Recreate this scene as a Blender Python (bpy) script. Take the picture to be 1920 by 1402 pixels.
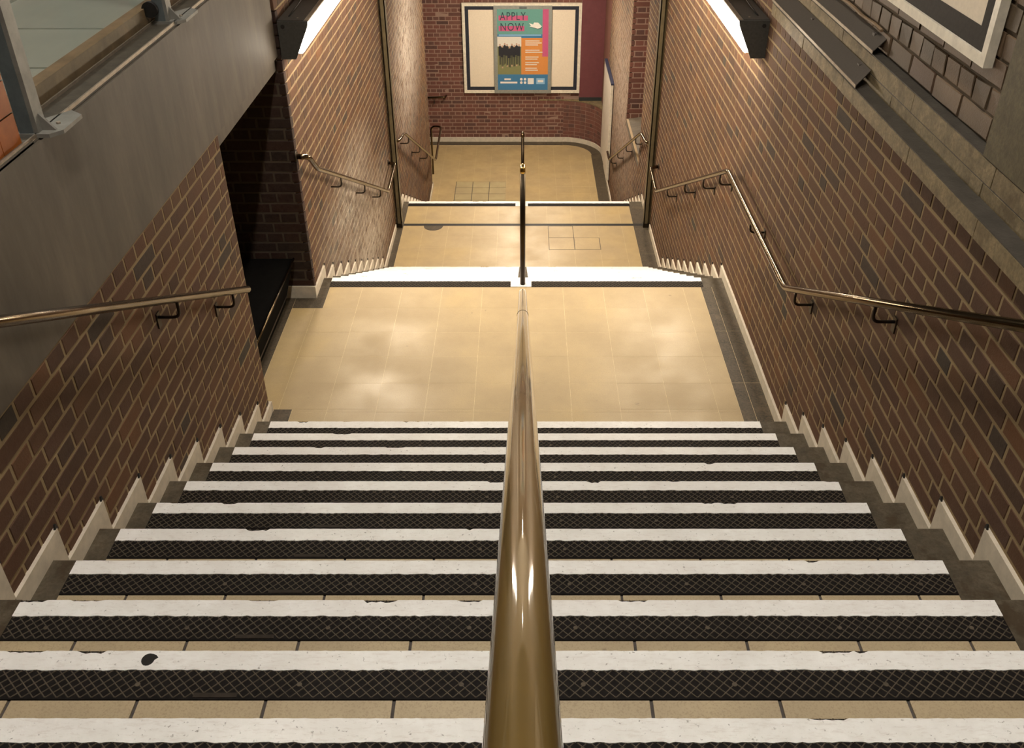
import bpy, math, random
from mathutils import Vector, Matrix
for o in list(bpy.data.objects): bpy.data.objects.remove(o)
R = random.Random(7)
S = bpy.context.scene; COL = S.collection
PI = math.pi

# ------------------------------------------------------------ camera, world, exposure
FPX, PITCH = 1740.0, math.radians(34.4)
cd = bpy.data.cameras.new('camera'); cam = bpy.data.objects.new('camera', cd); COL.objects.link(cam)
cd.sensor_width = 36; cd.lens = 36 * FPX / 1920; cd.shift_x = -20 / 1920; cd.clip_start = .02
cam.rotation_euler = (PI / 2 - PITCH, 0, 0); S.camera = cam
S.view_settings.view_transform = 'Standard'; S.view_settings.look = 'None'
S.view_settings.exposure = 0.0; S.view_settings.gamma = 1.0; S.view_settings.use_curve_mapping = False
w = bpy.data.worlds.new('world'); S.world = w; w.use_nodes = True
w.node_tree.nodes['Background'].inputs[0].default_value = (1, .8, .6, 1)
w.node_tree.nodes['Background'].inputs[1].default_value = 0.03
WARM = (1.0, .87, .70)
COOL = (1.0, .935, .85)
E_OVER, E_LENS, E_LOW = 440, 68, 220
CS, SN = math.cos(PITCH), math.sin(PITCH)
def proj(p):
    d = CS * p[1] - SN * p[2]; u = SN * p[1] + CS * p[2]
    if d < .05: return None
    return (980 + FPX * p[0] / d, 701 - FPX * u / d, d)

# ------------------------------------------------------------ materials
class N:
    def __init__(s, name):
        s.m = bpy.data.materials.new(name); s.m.use_nodes = True; s.t = s.m.node_tree
        s.b = s.t.nodes['Principled BSDF']; s._pos = None
    def n(s, ty, **k):
        x = s.t.nodes.new(ty)
        for a, v in k.items(): setattr(x, a, v)
        return x
    def l(s, a, b): s.t.links.new(a, b)
    def pos(s):
        if not s._pos: s._pos = s.n('ShaderNodeNewGeometry').outputs['Position']
        return s._pos
    def noise(s, scale, detail=4, rough=.6, stretch=None):
        x = s.n('ShaderNodeTexNoise'); x.inputs['Scale'].default_value = scale
        x.inputs['Detail'].default_value = detail; x.inputs['Roughness'].default_value = rough
        src = s.pos()
        if stretch:
            mp = s.n('ShaderNodeMapping'); mp.inputs['Scale'].default_value = stretch
            s.l(src, mp.inputs['Vector']); src = mp.outputs[0]
        s.l(src, x.inputs['Vector']); return x.outputs['Fac']
    def ramp(s, fac, stops, interp='LINEAR'):
        r = s.n('ShaderNodeValToRGB'); r.color_ramp.interpolation = interp; e = r.color_ramp.elements
        while len(e) < len(stops): e.new(.5)
        for i, (p, c) in enumerate(stops):
            e[i].position = p; e[i].color = (*c, 1) if len(c) == 3 else c
        s.l(fac, r.inputs[0]); return r.outputs[0]
    def mix(s, fac, a, b, mode='MIX'):
        x = s.n('ShaderNodeMix', data_type='RGBA', blend_type=mode)
        for sk, v in ((x.inputs[0], fac), (x.inputs[6], a), (x.inputs[7], b)):
            if hasattr(v, 'is_output'): s.l(v, sk)
            elif isinstance(v, (int, float)): sk.default_value = v
            else: sk.default_value = (*v, 1)
        return x.outputs[2]
    def math(s, op, a, b=None):
        x = s.n('ShaderNodeMath', operation=op)
        for i, v in enumerate((a, b)):
            if v is None: continue
            if hasattr(v, 'is_output'): s.l(v, x.inputs[i])
            else: x.inputs[i].default_value = v
        return x.outputs[0]
    def out(s, col=None, rough=.7, metal=0, bump=None, bs=.3, bd=.004, coat=0):
        if col is not None:
            if hasattr(col, 'is_output'): s.l(col, s.b.inputs['Base Color'])
            else: s.b.inputs['Base Color'].default_value = (*col, 1)
        if hasattr(rough, 'is_output'): s.l(rough, s.b.inputs['Roughness'])
        else: s.b.inputs['Roughness'].default_value = rough
        s.b.inputs['Metallic'].default_value = metal
        s.b.inputs['Coat Weight'].default_value = coat
        if bump is not None:
            x = s.n('ShaderNodeBump'); x.inputs['Strength'].default_value = bs; x.inputs['Distance'].default_value = bd
            s.l(bump, x.inputs['Height']); s.l(x.outputs[0], s.b.inputs['Normal'])
        return s.m
    def island(s):
        a = s.n('ShaderNodeObjectInfo').outputs['Random']; g = s.n('ShaderNodeNewGeometry').outputs['Random Per Island']
        return s.math('FRACT', s.math('ADD', a, g))
    def blob(s, c, r):
        """0..1 mask of a stain that has its own place on the wall"""
        mp = s.n('ShaderNodeMapping'); mp.inputs['Location'].default_value = [-c[i] / r[i] for i in range(3)]
        mp.inputs['Scale'].default_value = [1 / v for v in r]; s.l(s.pos(), mp.inputs['Vector'])
        g = s.n('ShaderNodeTexGradient', gradient_type='SPHERICAL'); s.l(mp.outputs[0], g.inputs['Vector'])
        return g.outputs['Fac']

def brick_mat(name, cols, stains=(), rough=.75, grime=.5):
    m = N(name); m.b.inputs['Specular IOR Level'].default_value = .25; c = m.ramp(m.island(), cols)
    n1 = m.noise(38, 5, .7)
    c = m.mix(m.ramp(n1, [(.35, (0, 0, 0)), (.75, (1, 1, 1))]), c, m.mix(.28, c, m.mix(.5, c, (.21, .145, .085))))
    g = m.ramp(m.noise(2.2, 4, .6), [(.38, (1, 1, 1)), (.62, (0, 0, 0))])
    c = m.mix(m.math('MULTIPLY', g, grime), c, m.mix(.6, c, (.035, .026, .018)))
    for ctr, rad, amt, colr in stains:
        k = m.math('MULTIPLY', m.blob(ctr, rad), m.ramp(m.noise(9, 6, .75), [(.34, (0, 0, 0)), (.58, (1, 1, 1))]))
        c = m.mix(m.math('MINIMUM', m.math('MULTIPLY', k, amt), .85), c, colr)
    return m.out(c, rough, bump=m.noise(120, 4, .7), bs=.5, bd=.003)
STAINS = [((-1.44, 7.9, -4.0), (.5, 1.9, .75), 1.35, (.46, .38, .29)), ((-1.44, 7.2, -3.2), (.5, 1.6, .6), 1.0, (.38, .32, .25)),
          ((-1.47, 12.3, -3.2), (.6, 2.2, 1.4), 1.2, (.40, .34, .28)), ((1.5, 13.5, -4.3), (.5, 2.5, 1.8), 1.0, (.34, .26, .2))]
BRICKC = [(0, (0.0363, 0.0294, 0.0226)), (0.05, (0.0685, 0.032, 0.0176)), (0.3, (0.0926, 0.0399, 0.0193)), (0.5, (0.1112, 0.0537, 0.0251)), (0.7, (0.0806, 0.0347, 0.02)), (0.86, (0.1329, 0.0572, 0.0218)), (1, (0.0806, 0.039, 0.0251))]
M = {}
M['brick'] = brick_mat('red_brown_brick', BRICKC, STAINS)
M['brick_shaded'] = brick_mat('shaded_purple_brick', [(0, (.014, .007, .006)), (.5, (.03, .010, .007)), (1, (.018, .008, .007))], (), grime=.6)  # shade of the unlit recess put into a darker brick colour
M['brick_far'] = brick_mat('dark_red_brick', [(0, (.075, .036, .03)), (.12, (.125, .05, .038)), (.5, (.16, .06, .045)), (.8, (.145, .063, .047)), (1, (.085, .042, .037))], (), grime=.3)
M['brick_rough'] = brick_mat('weathered_tan_brick', [(0, (.085, .06, .036)), (.3, (.12, .075, .042)), (.6, (.15, .10, .06)), (.85, (.11, .062, .038)), (1, (.185, .13, .085))], (), rough=.45)
def mortar(name, c0, c1):
    m = N(name); c = m.mix(m.noise(6, 5, .7), c0, c1)
    for ctr, rad, amt, colr in STAINS:
        c = m.mix(m.math('MINIMUM', m.math('MULTIPLY', m.blob(ctr, rad), amt * .6), .8), c, colr)
    return m.out(c, .9, bump=m.noise(160), bs=.4)
M['mortar'] = mortar('yellow_mortar', (.29, .205, .09), (.23, .165, .092))
M['mortar_far'] = mortar('pink_grey_mortar', (.24, .15, .115), (.27, .175, .13))
M['mortar_shaded'] = mortar('shaded_mortar', (.075, .052, .032), (.05, .036, .022))  # recess mortar, darkened the same way to carry the shade
M['mortar_dark'] = mortar('brown_mortar', (.10, .07, .04), (.065, .046, .027))
def simple(name, c, rough=.6, metal=0, var=.25, sc=30, coat=0, bs=.15, spec=.3):
    m = N(name); m.b.inputs['Specular IOR Level'].default_value = spec; k = m.noise(sc, 5, .65)
    col = m.mix(m.ramp(k, [(.3, (0, 0, 0)), (.7, (1, 1, 1))]), [v * (1 - var) for v in c], [min(1, v * (1 + var)) for v in c])
    mm = m.out(col, rough, metal, bump=m.noise(sc * 4), bs=bs, bd=.002, coat=coat)
    return mm
def tile_mat(name, base):
    m = N(name); r = m.island()
    c = m.mix(r, [v * .97 for v in base], [min(1, v * 1.03) for v in base])
    sp = m.ramp(m.noise(230, 2, .6), [(.34, (1, 1, 1)), (.5, (0, 0, 0))])
    c = m.mix(m.math('MULTIPLY', sp, .42), c, (.22, .15, .08))
    dirt_pools = m.ramp(m.noise(2.6, 5, .65), [(.36, (1, 1, 1)), (.66, (0, 0, 0))])  # broad mottling: brown dirt plus pooled light put into the tile colour
    c = m.mix(m.math('MULTIPLY', dirt_pools, .42), c, (.27, .20, .12))
    spot = m.ramp(m.noise(17, 3, .5), [(.2, (1, 1, 1)), (.27, (0, 0, 0))])
    c = m.mix(m.math('MULTIPLY', spot, .7), c, (.12, .08, .05))
    return m.out(c, m.mix(dirt_pools, (.36,) * 3, (.6,) * 3), bump=m.noise(90), bs=.08)
M['tile'] = tile_mat('beige_floor_tile', (.41, .298, .138))
M['tile_stair'] = tile_mat('beige_stair_tile', (.46, .36, .22))
M['grout'] = simple('pale_grout', (.56, .44, .255), .8)
M['grout_grey'] = simple('grey_grout', (.15, .16, .135), .7)
M['grout_dark'] = simple('dark_grout', (.07, .058, .05), .8)
M['tile_cover'] = tile_mat('greenish_cover_tile', (.37, .30, .155))
def stone(name, c, patch, amt=.6):
    m = N(name); m.b.inputs['Specular IOR Level'].default_value = .25; k = m.noise(14, 6, .7)
    col = m.mix(m.ramp(k, [(.3, (0, 0, 0)), (.7, (1, 1, 1))]), [v * .6 for v in c], [v * 1.4 for v in c])
    k2 = m.noise(75, 5, .7); col = m.mix(m.ramp(k2, [(.35, (1, 1, 1)), (.6, (0, 0, 0))]), col, m.mix(.6, col, patch))
    p = m.ramp(m.noise(5.5, 5, .65), [(.55, (0, 0, 0)), (.62, (1, 1, 1))])
    col = m.mix(m.math('MULTIPLY', p, amt), col, patch)
    return m.out(col, .55, bump=k2, bs=.35, bd=.004)
M['border'] = stone('dark_border_stone', (.05, .04, .028), (.13, .095, .055), .45)
M['end_stone'] = stone('grey_brown_step_end', (.088, .072, .048), (.045, .028, .013), .75)
M['skirt'] = simple('cream_painted_skirting', (.56, .49, .38), .6, var=.14, sc=18)
def paint():
    m = N('worn_white_paint')
    sp = m.ramp(m.noise(95, 4, .6), [(.28, (1, 1, 1)), (.36, (0, 0, 0))])
    sm = m.ramp(m.noise(9, 5, .7), [(.42, (1, 1, 1)), (.7, (0, 0, 0))])
    sc2 = m.ramp(m.noise(60, 5, .75, (.5, 2.2, 1)), [(.53, (0, 0, 0)), (.62, (1, 1, 1))])
    c = m.mix(m.math('MULTIPLY', sm, .3), (.84, .82, .78), (.55, .50, .44)); c = m.mix(m.math('MULTIPLY', sc2, .28), c, (.52, .44, .38))
    c = m.mix(m.math('MULTIPLY', sp, .75), c, (.16, .13, .10))
    return m.out(c, .55, bump=m.noise(140, 4), bs=.35, bd=.002)
M['paint'] = paint()
M['nosing'] = simple('black_cast_nosing', (.011, .009, .008), .7, var=.4, sc=60, spec=.08)
M['rib'] = simple('worn_iron_rib', (.085, .066, .045), .6, var=.3, sc=40, spec=.2)
M['plate'] = simple('worn_maker_plate', (.035, .027, .02), .6, spec=.1)
M['step'] = simple('step_concrete', (.12, .10, .075), .85)
def metal(name, c, rough, var=.35, sc=7):
    m = N(name); k = m.noise(sc, 4, .6)
    col = m.mix(m.ramp(k, [(.35, (0, 0, 0)), (.68, (1, 1, 1))]), [v * (1 - var) for v in c], c)
    return m.out(col, m.mix(m.noise(sc * 3), (rough * .7,) * 3, (rough * 1.4,) * 3), 1)
def lacquer(name, c, rough, metallic, coat=1.0):
    m = N(name); k = m.noise(5, 4, .6)
    col = m.mix(m.ramp(k, [(.3, (0, 0, 0)), (.7, (1, 1, 1))]), [v * .78 for v in c], [v * 1.15 for v in c])
    m.b.inputs['Coat Roughness'].default_value = .045
    return m.out(col, rough, metallic, coat=coat)
M['brass'] = lacquer('olive_brass', (.15, .088, .010), .42, .45)
M['bronze'] = metal('dark_bronze', (.155, .115, .07), .17, .15)
M['black_bronze'] = metal('near_black_bronze', (.06, .045, .03), .35)  # post metal, much darker than the rail
M['bend_highlight'] = metal('bend_highlight_brass', (.75, .52, .16), .16, .1)  # highlight on the near bend, put into a bright gold metal colour
M['bracket'] = metal('black_iron_bracket', (.075, .06, .045), .45)
M['pole'] = simple('olive_painted_steel', (.105, .08, .042), .45, sc=9)
def concrete():
    m = N('stained_concrete')
    a = m.noise(2.3, 7, .7, (1, 2.4, .55)); b = m.noise(60, 3, .6)
    c = m.ramp(a, [(.28, (.046, .036, .024)), (.5, (.086, .068, .047)), (.72, (.14, .113, .08))])
    c = m.mix(m.math('MULTIPLY', b, .3), c, (.09, .078, .06))
    return m.out(c, .62, bump=m.noise(26, 5), bs=.12)
M['concrete'] = concrete()
M['coping'] = stone('buff_stone', (.215, .165, .09), (.10, .07, .035), .6)
M['ledge'] = stone('dusty_grey_ledge', (.06, .052, .042), (.05, .043, .035), .5)
M['plaster'] = stone('olive_render', (.10, .08, .04), (.058, .046, .025), .6)
M['tray'] = simple('grey_powder_coated_steel', (.075, .063, .052), .5, var=.12, sc=120)
M['edge'] = simple('bare_metal_edge', (.30, .25, .19), .4, .5)
M['steel'] = simple('blue_grey_steel', (.13, .145, .145), .45, .3, var=.2, sc=15)
M['steel_light'] = simple('light_grey_steel', (.21, .20, .175), .5, .2, var=.2, sc=15)
M['rubber'] = simple('black_rubber', (.014, .012, .01), .6)
M['kerb'] = simple('brown_stone_kerb', (.19, .125, .07), .5, var=.35, sc=9)
M['groove'] = simple('grimy_channel', (.055, .045, .032), .6, var=.4, sc=20)
def terrazzo():
    m = N('grey_green_terrazzo'); k = m.noise(5, 5, .6)
    c = m.mix(k, (.25, .255, .22), (.345, .35, .305)); c = m.mix(m.math('MULTIPLY', m.noise(240, 2), .3), c, (.22, .22, .18))
    return m.out(c, .35)
M['terrazzo'] = terrazzo()
M['orange'] = simple('orange_quarry_tile', (.30, .085, .015), .35, var=.3, sc=10)
M['white_frame'] = simple('cream_painted_frame', (.66, .60, .48), .3, var=.15, sc=22)
M['mat_black'] = simple('black_border', (.024, .02, .017), .6, sc=50, spec=.12)
M['cream'] = simple('cream_board', (.70, .60, .46), .6, var=.06, sc=60)
M['navy'] = simple('navy_black_border', (.022, .024, .035), .5)
M['silver'] = simple('grey_aluminium', (.30, .31, .28), .45, .4, var=.1)
M['maroon'] = simple('maroon_cladding', (.13, .042, .045), .45, var=.1, sc=8)
M['charcoal'] = simple('charcoal_skirting', (.022, .025, .024), .6)
M['lamp_body'] = simple('charcoal_lamp_housing', (.055, .052, .045), .5, var=.2, sc=60)
M['board'] = simple('whitish_board', (.50, .44, .36), .4, var=.12, sc=9)
M['blue'] = simple('blue_trim', (.03, .035, .065), .5)
M['black_box'] = simple('black_plastic', (.005, .0045, .004), .8, spec=.02)
M['ceiling'] = simple('off_white_ceiling', (.42, .36, .28), .8)
M['dark_wall'] = simple('dark_plaster', (.05, .04, .03), .9)
def emis(name, c, e):
    m = N(name); m.b.inputs['Base Color'].default_value = (.8, .8, .8, 1)
    m.b.inputs['Emission Color'].default_value = (*c, 1); m.b.inputs['Emission Strength'].default_value = e
    return m.m
M['lens'] = emis('glowing_diffuser', WARM, E_LENS)
def flat(name, c, rough=.45): return simple(name, c, rough, var=.04, sc=40, bs=.02)
for nm, c in dict(teal=(.12, .29, .25), pink=(.47, .09, .19), orangeprint=(.58, .23, .06), blueprint=(.05, .17, .31), purple=(.30, .07, .32), grassprint=(.20, .20, .09),
                  skyprint=(.62, .58, .5), darkprint=(.025, .025, .03), whiteprint=(.72, .68, .62), inkprint=(.02, .05, .06), paleblue=(.24, .42, .6), skinprint=(.45, .28, .2)).items():
    M[nm] = flat('poster_' + nm, c)
def glass():
    m = N('clear_glass'); t = m.t; g = m.n('ShaderNodeBsdfGlossy'); g.inputs['Roughness'].default_value = .03
    tr = m.n('ShaderNodeBsdfTransparent'); tr.inputs[0].default_value = (.95, .96, .945, 1)
    mx = m.n('ShaderNodeMixShader'); mx.inputs[0].default_value = .05
    m.l(tr.outputs[0], mx.inputs[1]); m.l(g.outputs[0], mx.inputs[2])
    m.l(mx.outputs[0], t.nodes['Material Output'].inputs[0]); return m.m
M['glass'] = glass()

# ------------------------------------------------------------ builders
class MB:
    def __init__(s): s.v = []; s.f = []; s.smooth = []
    def quadbox(s, pts, sm=False):
        b = len(s.v); s.v += [tuple(p) for p in pts]
        for q in ((0, 3, 2, 1), (4, 5, 6, 7), (0, 1, 5, 4), (1, 2, 6, 5), (2, 3, 7, 6), (3, 0, 4, 7)):
            s.f.append(tuple(b + i for i in q)); s.smooth.append(sm)
        return s
    def box(s, x0, x1, y0, y1, z0, z1):
        return s.quadbox([(x0, y0, z0), (x1, y0, z0), (x1, y1, z0), (x0, y1, z0), (x0, y0, z1), (x1, y0, z1), (x1, y1, z1), (x0, y1, z1)])
    def prism(s, poly, a, b, axis):
        """poly = 2-d outline, extruded from a to b along axis (0:x with (y,z), 1:y with (x,z), 2:z with (x,y))"""
        n = len(poly); o = len(s.v)
        for t in (a, b):
            for p in poly:
                q = list(p); q.insert(axis, t); s.v.append(tuple(q))
        s.f.append(tuple(o + i for i in range(n))[::-1]); s.f.append(tuple(o + n + i for i in range(n))); s.smooth += [False, False]
        for i in range(n):
            j = (i + 1) % n; s.f.append((o + i, o + j, o + n + j, o + n + i)); s.smooth.append(False)
        return s
    def tube(s, path, r, n=14, cap=True):
        P = [Vector(p) for p in path]; o = len(s.v); up = None
        for i, p in enumerate(P):
            t = (P[min(i + 1, len(P) - 1)] - P[max(i - 1, 0)]).normalized()
            if up is None:
                up = Vector((1, 0, 0)) if abs(t.x) < .8 else Vector((0, 0, 1))
            up = (up - t * up.dot(t)).normalized(); sd = t.cross(up)
            k = 1.0
            if 0 < i < len(P) - 1:
                a = (P[i] - P[i - 1]).normalized(); k = 1 / max(.5, a.dot(t))
            for j in range(n):
                an = 2 * PI * j / n; s.v.append(tuple(p + (up * math.cos(an) + sd * math.sin(an)) * r))
        for i in range(len(P) - 1):
            for j in range(n):
                k = (j + 1) % n; s.f.append((o + i * n + j, o + i * n + k, o + (i + 1) * n + k, o + (i + 1) * n + j)); s.smooth.append(True)
        if cap:
            s.f.append(tuple(o + j for j in range(n))[::-1]); s.f.append(tuple(o + (len(P) - 1) * n + j for j in range(n))); s.smooth += [False, False]
        return s
    def disc(s, c, r, h, axis, n=16):
        c = Vector(c); e = Vector([1 if i == axis else 0 for i in range(3)]) * h
        return s.tube([c, c + e], r, n)
    def mesh(s, name, mat):
        me = bpy.data.meshes.new(name); me.from_pydata(s.v, [], s.f); me.materials.append(mat)
        me.polygons.foreach_set('use_smooth', s.smooth); me.update(); me.validate()
        return me
    def build(s, name, mat, parent=None):
        return link(name, s.mesh(name, mat), parent)
def link(name, me, parent=None, loc=(0, 0, 0)):
    o = bpy.data.objects.new(name, me); COL.objects.link(o); o.location = loc
    if parent: o.parent = parent
    if parent and parent.get('_off'): pass
    return o
def wchild(o):
    """child whose vertices are in world coordinates, under a root that stands elsewhere"""
    r = o.parent
    while r.parent: r = r.parent
    if o.parent == r: o.matrix_parent_inverse = Matrix.Translation(-r.location)
    return o
def thing(name, label, cat, loc, group=None):
    o = bpy.data.objects.new(name, None); COL.objects.link(o); o.location = loc; o.empty_display_size = .1
    o['label'] = label; o['category'] = cat
    if group: o['group'] = group
    return o
def part(name, mb, mat, root, label=None):
    o = wchild(mb.build(name, M[mat] if isinstance(mat, str) else mat, root))
    if label: o['label'] = label
    return o
def struct(name, mb, mat):
    o = mb.build(name, M[mat]); o['kind'] = 'structure'; return o
def stuff(o): o['kind'] = 'stuff'; return o
def arc(p0, c, p1, n=6):
    """quadratic bend from p0 round corner c to p1"""
    p0, c, p1 = Vector(p0), Vector(c), Vector(p1); r = []
    for i in range(n + 1):
        t = i / n; r.append(p0 * (1 - t) ** 2 + c * 2 * t * (1 - t) + p1 * t * t)
    return r
def rounded(pts, rad, n=6):
    P = [Vector(p) for p in pts]; out = [P[0]]
    for i in range(1, len(P) - 1):
        a = (P[i - 1] - P[i]); b = (P[i + 1] - P[i]); d = min(rad, a.length * .48, b.length * .48)
        out += arc(P[i] + a.normalized() * d, P[i], P[i] + b.normalized() * d, n)
    return out + [P[-1]]

# ------------------------------------------------------------ the plan (metres, camera at 0,0,0)
T, RI = .2837, .14
N1, L1 = 4.008, -3.20            # lowest nose of the upper flight, upper landing
NL1 = 5.895                      # edge of the upper landing
L2 = L1 - 10 * RI; NL2 = 10.39   # middle landing and its edge
R3 = .139; L3 = L2 - 12 * R3     # lower hall floor
XL, XR = -1.44, 1.43
def profile(y):
    if y < N1: return -3.06 + RI * math.floor((N1 - y) / T + 1e-6)
    if y < NL1: return L1
    if y < NL1 + 9 * T: return L1 - RI * (math.floor((y - NL1) / T) + 1)
    if y < NL2: return L2
    if y < NL2 + 11 * T: return L2 - R3 * (math.floor((y - NL2) / T) + 1)
    return L3
def ymin(z):
    y = -2.0
    while y < 20 and profile(y) >= z: y += .02
    return y

# ------------------------------------------------------------ brick walls: every brick its own piece
def brickmesh(w, h, mat, d=.05, bev=.003, jit=0):
    a, b = w / 2, h / 2
    j = lambda: R.uniform(-jit, jit)
    v = [(-a, -d, -b), (a, -d, -b), (a, -d, b), (-a, -d, b), (-a, -bev, -b), (a, -bev, -b), (a, -bev, b), (-a, -bev, b)]
    v += [(-a + bev + j(), j() * .6, -b + bev + j()), (a - bev + j(), j() * .6, -b + bev + j()), (a - bev + j(), j() * .6, b - bev + j()), (-a + bev + j(), j() * .6, b - bev + j())]
    f = [(8, 11, 10, 9)]
    for i in range(4):
        k = (i + 1) % 4; f += [(i, k, 4 + k, 4 + i)[::-1], (4 + i, 4 + k, 8 + k, 8 + i)[::-1]]
    return v, f
def brick_wall(name, O, u, back, spans, z0, z1, mat='brick', mort='mortar', course=.0705, head=.1105, phase=0, first_header=True, limit=300, extra=None, jit=0, dev=.0008, md=.002):
    """O world point of (u=0), u world unit direction, back = list of backing boxes in (u0,u1,z0,z1); spans(z) -> [(ua,ub)]; courses counted down from z1"""
    u = Vector(u); n = Vector((0, 0, 1)).cross(u)
    M4 = Matrix(((u.x, n.x, 0, O[0]), (u.y, n.y, 0, O[1]), (0, 0, 1, 0), (0, 0, 0, 1)))
    mb = MB()
    for a, b, c, d in back: mb.box(a, b, -.2, -md, c, d)
    wall = struct(name, mb, mort); wall.matrix_world = M4
    lst = []; J = .0105
    k = 0; zt = z1
    while zt - course > z0 - course * .999:
        zb = max(zt - course, z0); hdr = (k % 2 == 0) == first_header
        if zt - zb > .02:
            L = head if hdr else 2 * head
            for ua, ub in spans(zb, zt):
                i = math.floor((ua - phase) / L) - 1
                off = phase + (head * .5 if hdr else 0)
                while off + i * L < ub:
                    a, b = max(ua, off + i * L), min(ub, off + (i + 1) * L)
                    if b - a > .03:
                        full = abs((b - a) - L) < 1e-5 and abs(zt - zb - course) < 1e-5
                        lst.append(((a + b) / 2, (zb + zt) / 2, b - a - J, zt - zb - J, full, hdr))
                    i += 1
        zt -= course; k += 1
    cand = []
    for q in lst:
        p = M4 @ Vector((q[0], 0, q[1])); s = proj(p); area = 0
        if s and -40 < s[0] < 1960 and -30 < s[1] < 1430:
            hh = FPX * q[3] / s[2] * .8; e1 = proj(p + u * q[2] / 2); e2 = proj(p - u * q[2] / 2)
            if e1 and e2:
                wd = math.hypot(e1[0] - e2[0], e1[1] - e2[1]); area = wd * hh if max(wd, hh) > 9 else 0
        cand.append((area, q))
    cand.sort(key=lambda c: -c[0])
    share = {}; rest = MB(); m = M[mat]
    for i, (ar, q) in enumerate(cand):
        a, z, wd, h, full, hdr = q; o = (a, R.uniform(-dev, dev), z)
        if i < limit and ar > 60:
            key = (hdr, R.randrange(3)) if full else (a, z)
            if key not in share:
                v, f = brickmesh(wd, h, m, jit=jit + .0006); me = bpy.data.meshes.new('brick'); me.from_pydata(v, [], f); me.materials.append(m); share[key] = me
            link('brick', share[key], wall, o)
        else:
            v, f = brickmesh(wd, h, m, jit=jit + .0006); b = len(rest.v)
            rest.v += [(x + o[0], y + o[1], zz + o[2]) for x, y, zz in v]; rest.f += [tuple(b + t for t in q2) for q2 in f]; rest.smooth += [False] * len(f)
    if rest.f: stuff(rest.build('bricks', m, wall))
    return wall

# right wall (u runs +Y, faces -X)
BX = .012
YW0 = .9
def sp_right(zb, zt):
    a = max(YW0, ymin(zt)); b = 9.66
    if zb > -1.31: a = max(a, 5.6)
    return [(a, b)]
brick_wall('wall_right', (XR + BX, 0, 0), (0, 1, 0), [(YW0, 4.3, -3.4, -1.305), (4.3, 9.66, -4.7, -1.305), (5.6, 9.66, -1.305, -.6)], sp_right, -4.75, -1.305 + .0705 * 10, limit=300)
# left wall of the upper flight (u runs -Y, faces +X)
YE = 4.29
def sp_left(zb, zt):
    return [(-YE, -max(YW0, ymin(zt)))] if ymin(zt) < YE else []
brick_wall('wall_left', (XL - BX, 0, 0), (0, -1, 0), [(-YE, -YW0, -3.35, -1.555)], sp_left, -3.25, -1.555, limit=300, phase=.02)
# end face of that wall towards the side recess
brick_wall('wall_left_end', (XL - BX, YE, 0), (1, 0, 0), [], lambda a, b: [(-.5, 0)], -3.2, -1.555, limit=0)
# wall of the middle flight beyond the recess
YP = 5.617
def sp_mid(zb, zt): return [(-9.66, -max(YP, ymin(zt)))]
brick_wall('wall_left_middle', (-1.428 - BX, 0, 0), (0, -1, 0), [(-9.66, -YP - .03, -4.7, -.6)], sp_mid, -4.7, -.6, limit=300, phase=.03, dev=.0012)
# dark wall that closes the recess, faces the camera (u runs -X)
brick_wall('wall_recess', (0, YP, 0), (-1, 0, 0), [(1.47, 3.4, -3.3, -1.3)], lambda a, b: [(1.43, 3.3)], -3.2, -1.3, limit=200, phase=1.43, mat='brick_shaded', mort='mortar_shaded', head=.109)
# lower flight walls
TH = math.atan2(-.07, 4.95)
ul = Vector((-1.44 + 1.51, 9.8 - 14.75, 0)).normalized()
Ol = Vector((-1.51 - BX, 14.75, 0)); LL = 4.95
def sp_l3(zb, zt):
    a = LL - max(0, ymin(zt) - 9.8); return [(0, min(LL, a))] if a > .1 else []
brick_wall('wall_left_lower', Ol, ul, [(0, LL, -6.35, -1.9)], sp_l3, -6.3, -1.9, limit=300, dev=.0014)
NI0, NI1, NIZ = 11.05, 12.67, -4.37
def sp_r3(zb, zt):
    a = max(9.75, ymin(zt))
    if zt > NIZ: return [(a, NI0), (NI1, 15.7)] if a < NI0 else [(max(a, NI1), 15.7)]
    return [(a, 15.7)]
brick_wall('wall_right_lower', (XR + BX, 0, 0), (0, 1, 0), [(9.75, NI0, -6.35, -1.9), (NI1 + .03, 15.7, -6.35, -1.9), (NI0, NI1, -6.35, NIZ)], sp_r3, -6.3, -1.9, limit=300, dev=.0014)
brick_wall('wall_right_niche', (0, NI1, 0), (-1, 0, 0), [(-1.78, -1.48, -4.5, -1.9)], lambda a, b: [(-1.78, -1.442)], -4.45, -1.9, mat='brick_far', mort='mortar_far', head=.115, phase=-1.442)
# hall end wall
YF = 16.9
def sp_far(zb, zt):
    return [(-1.03, 2.9)] if zb > -5.47 else [(-.76, 2.9)]
brick_wall('wall_far', (0, YF + .012, 0), (-1, 0, 0), [(-2.2, 2.9, -6.35, -1.9)], sp_far, -6.3, -1.9, mat='brick_far', mort='mortar_far', limit=300, head=.1085, course=.0703, dev=.002)
# curved low wall in the right corner of the hall
AC, AR = (.75, 16.22), .692
mb = MB(); mbm = MB()
def arcpt(r, t): return (AC[0] + r * math.cos(t), AC[1] + r * math.sin(t))
K = 16
poly = [arcpt(AR + .004, PI / 2 * i / K) for i in range(K + 1)]
mbm.prism([(1.6, 16.22)] + poly + [(.75, 17.05), (1.6, 17.05)], -6.3, -5.49, 2)
cw = struct('wall_corner', mbm, 'mortar_far'); z = -6.27; k = 0
while z < -5.5:
    n = 10 if k % 2 else 5
    for i in range(n):
        t0, t1 = PI / 2 * (i + .03) / n, PI / 2 * (i + .97) / n; tm = (t0 + t1) / 2
        for a, b in ((t0, tm), (tm, t1)):
            p = [arcpt(AR, a), arcpt(AR, b), arcpt(AR + .04, b), arcpt(AR + .04, a)]
            mb.prism(p, z, z + .06, 2)
    z += .0703; k += 1
stuff(mb.build('bricks', M['brick_far'], cw))
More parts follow.
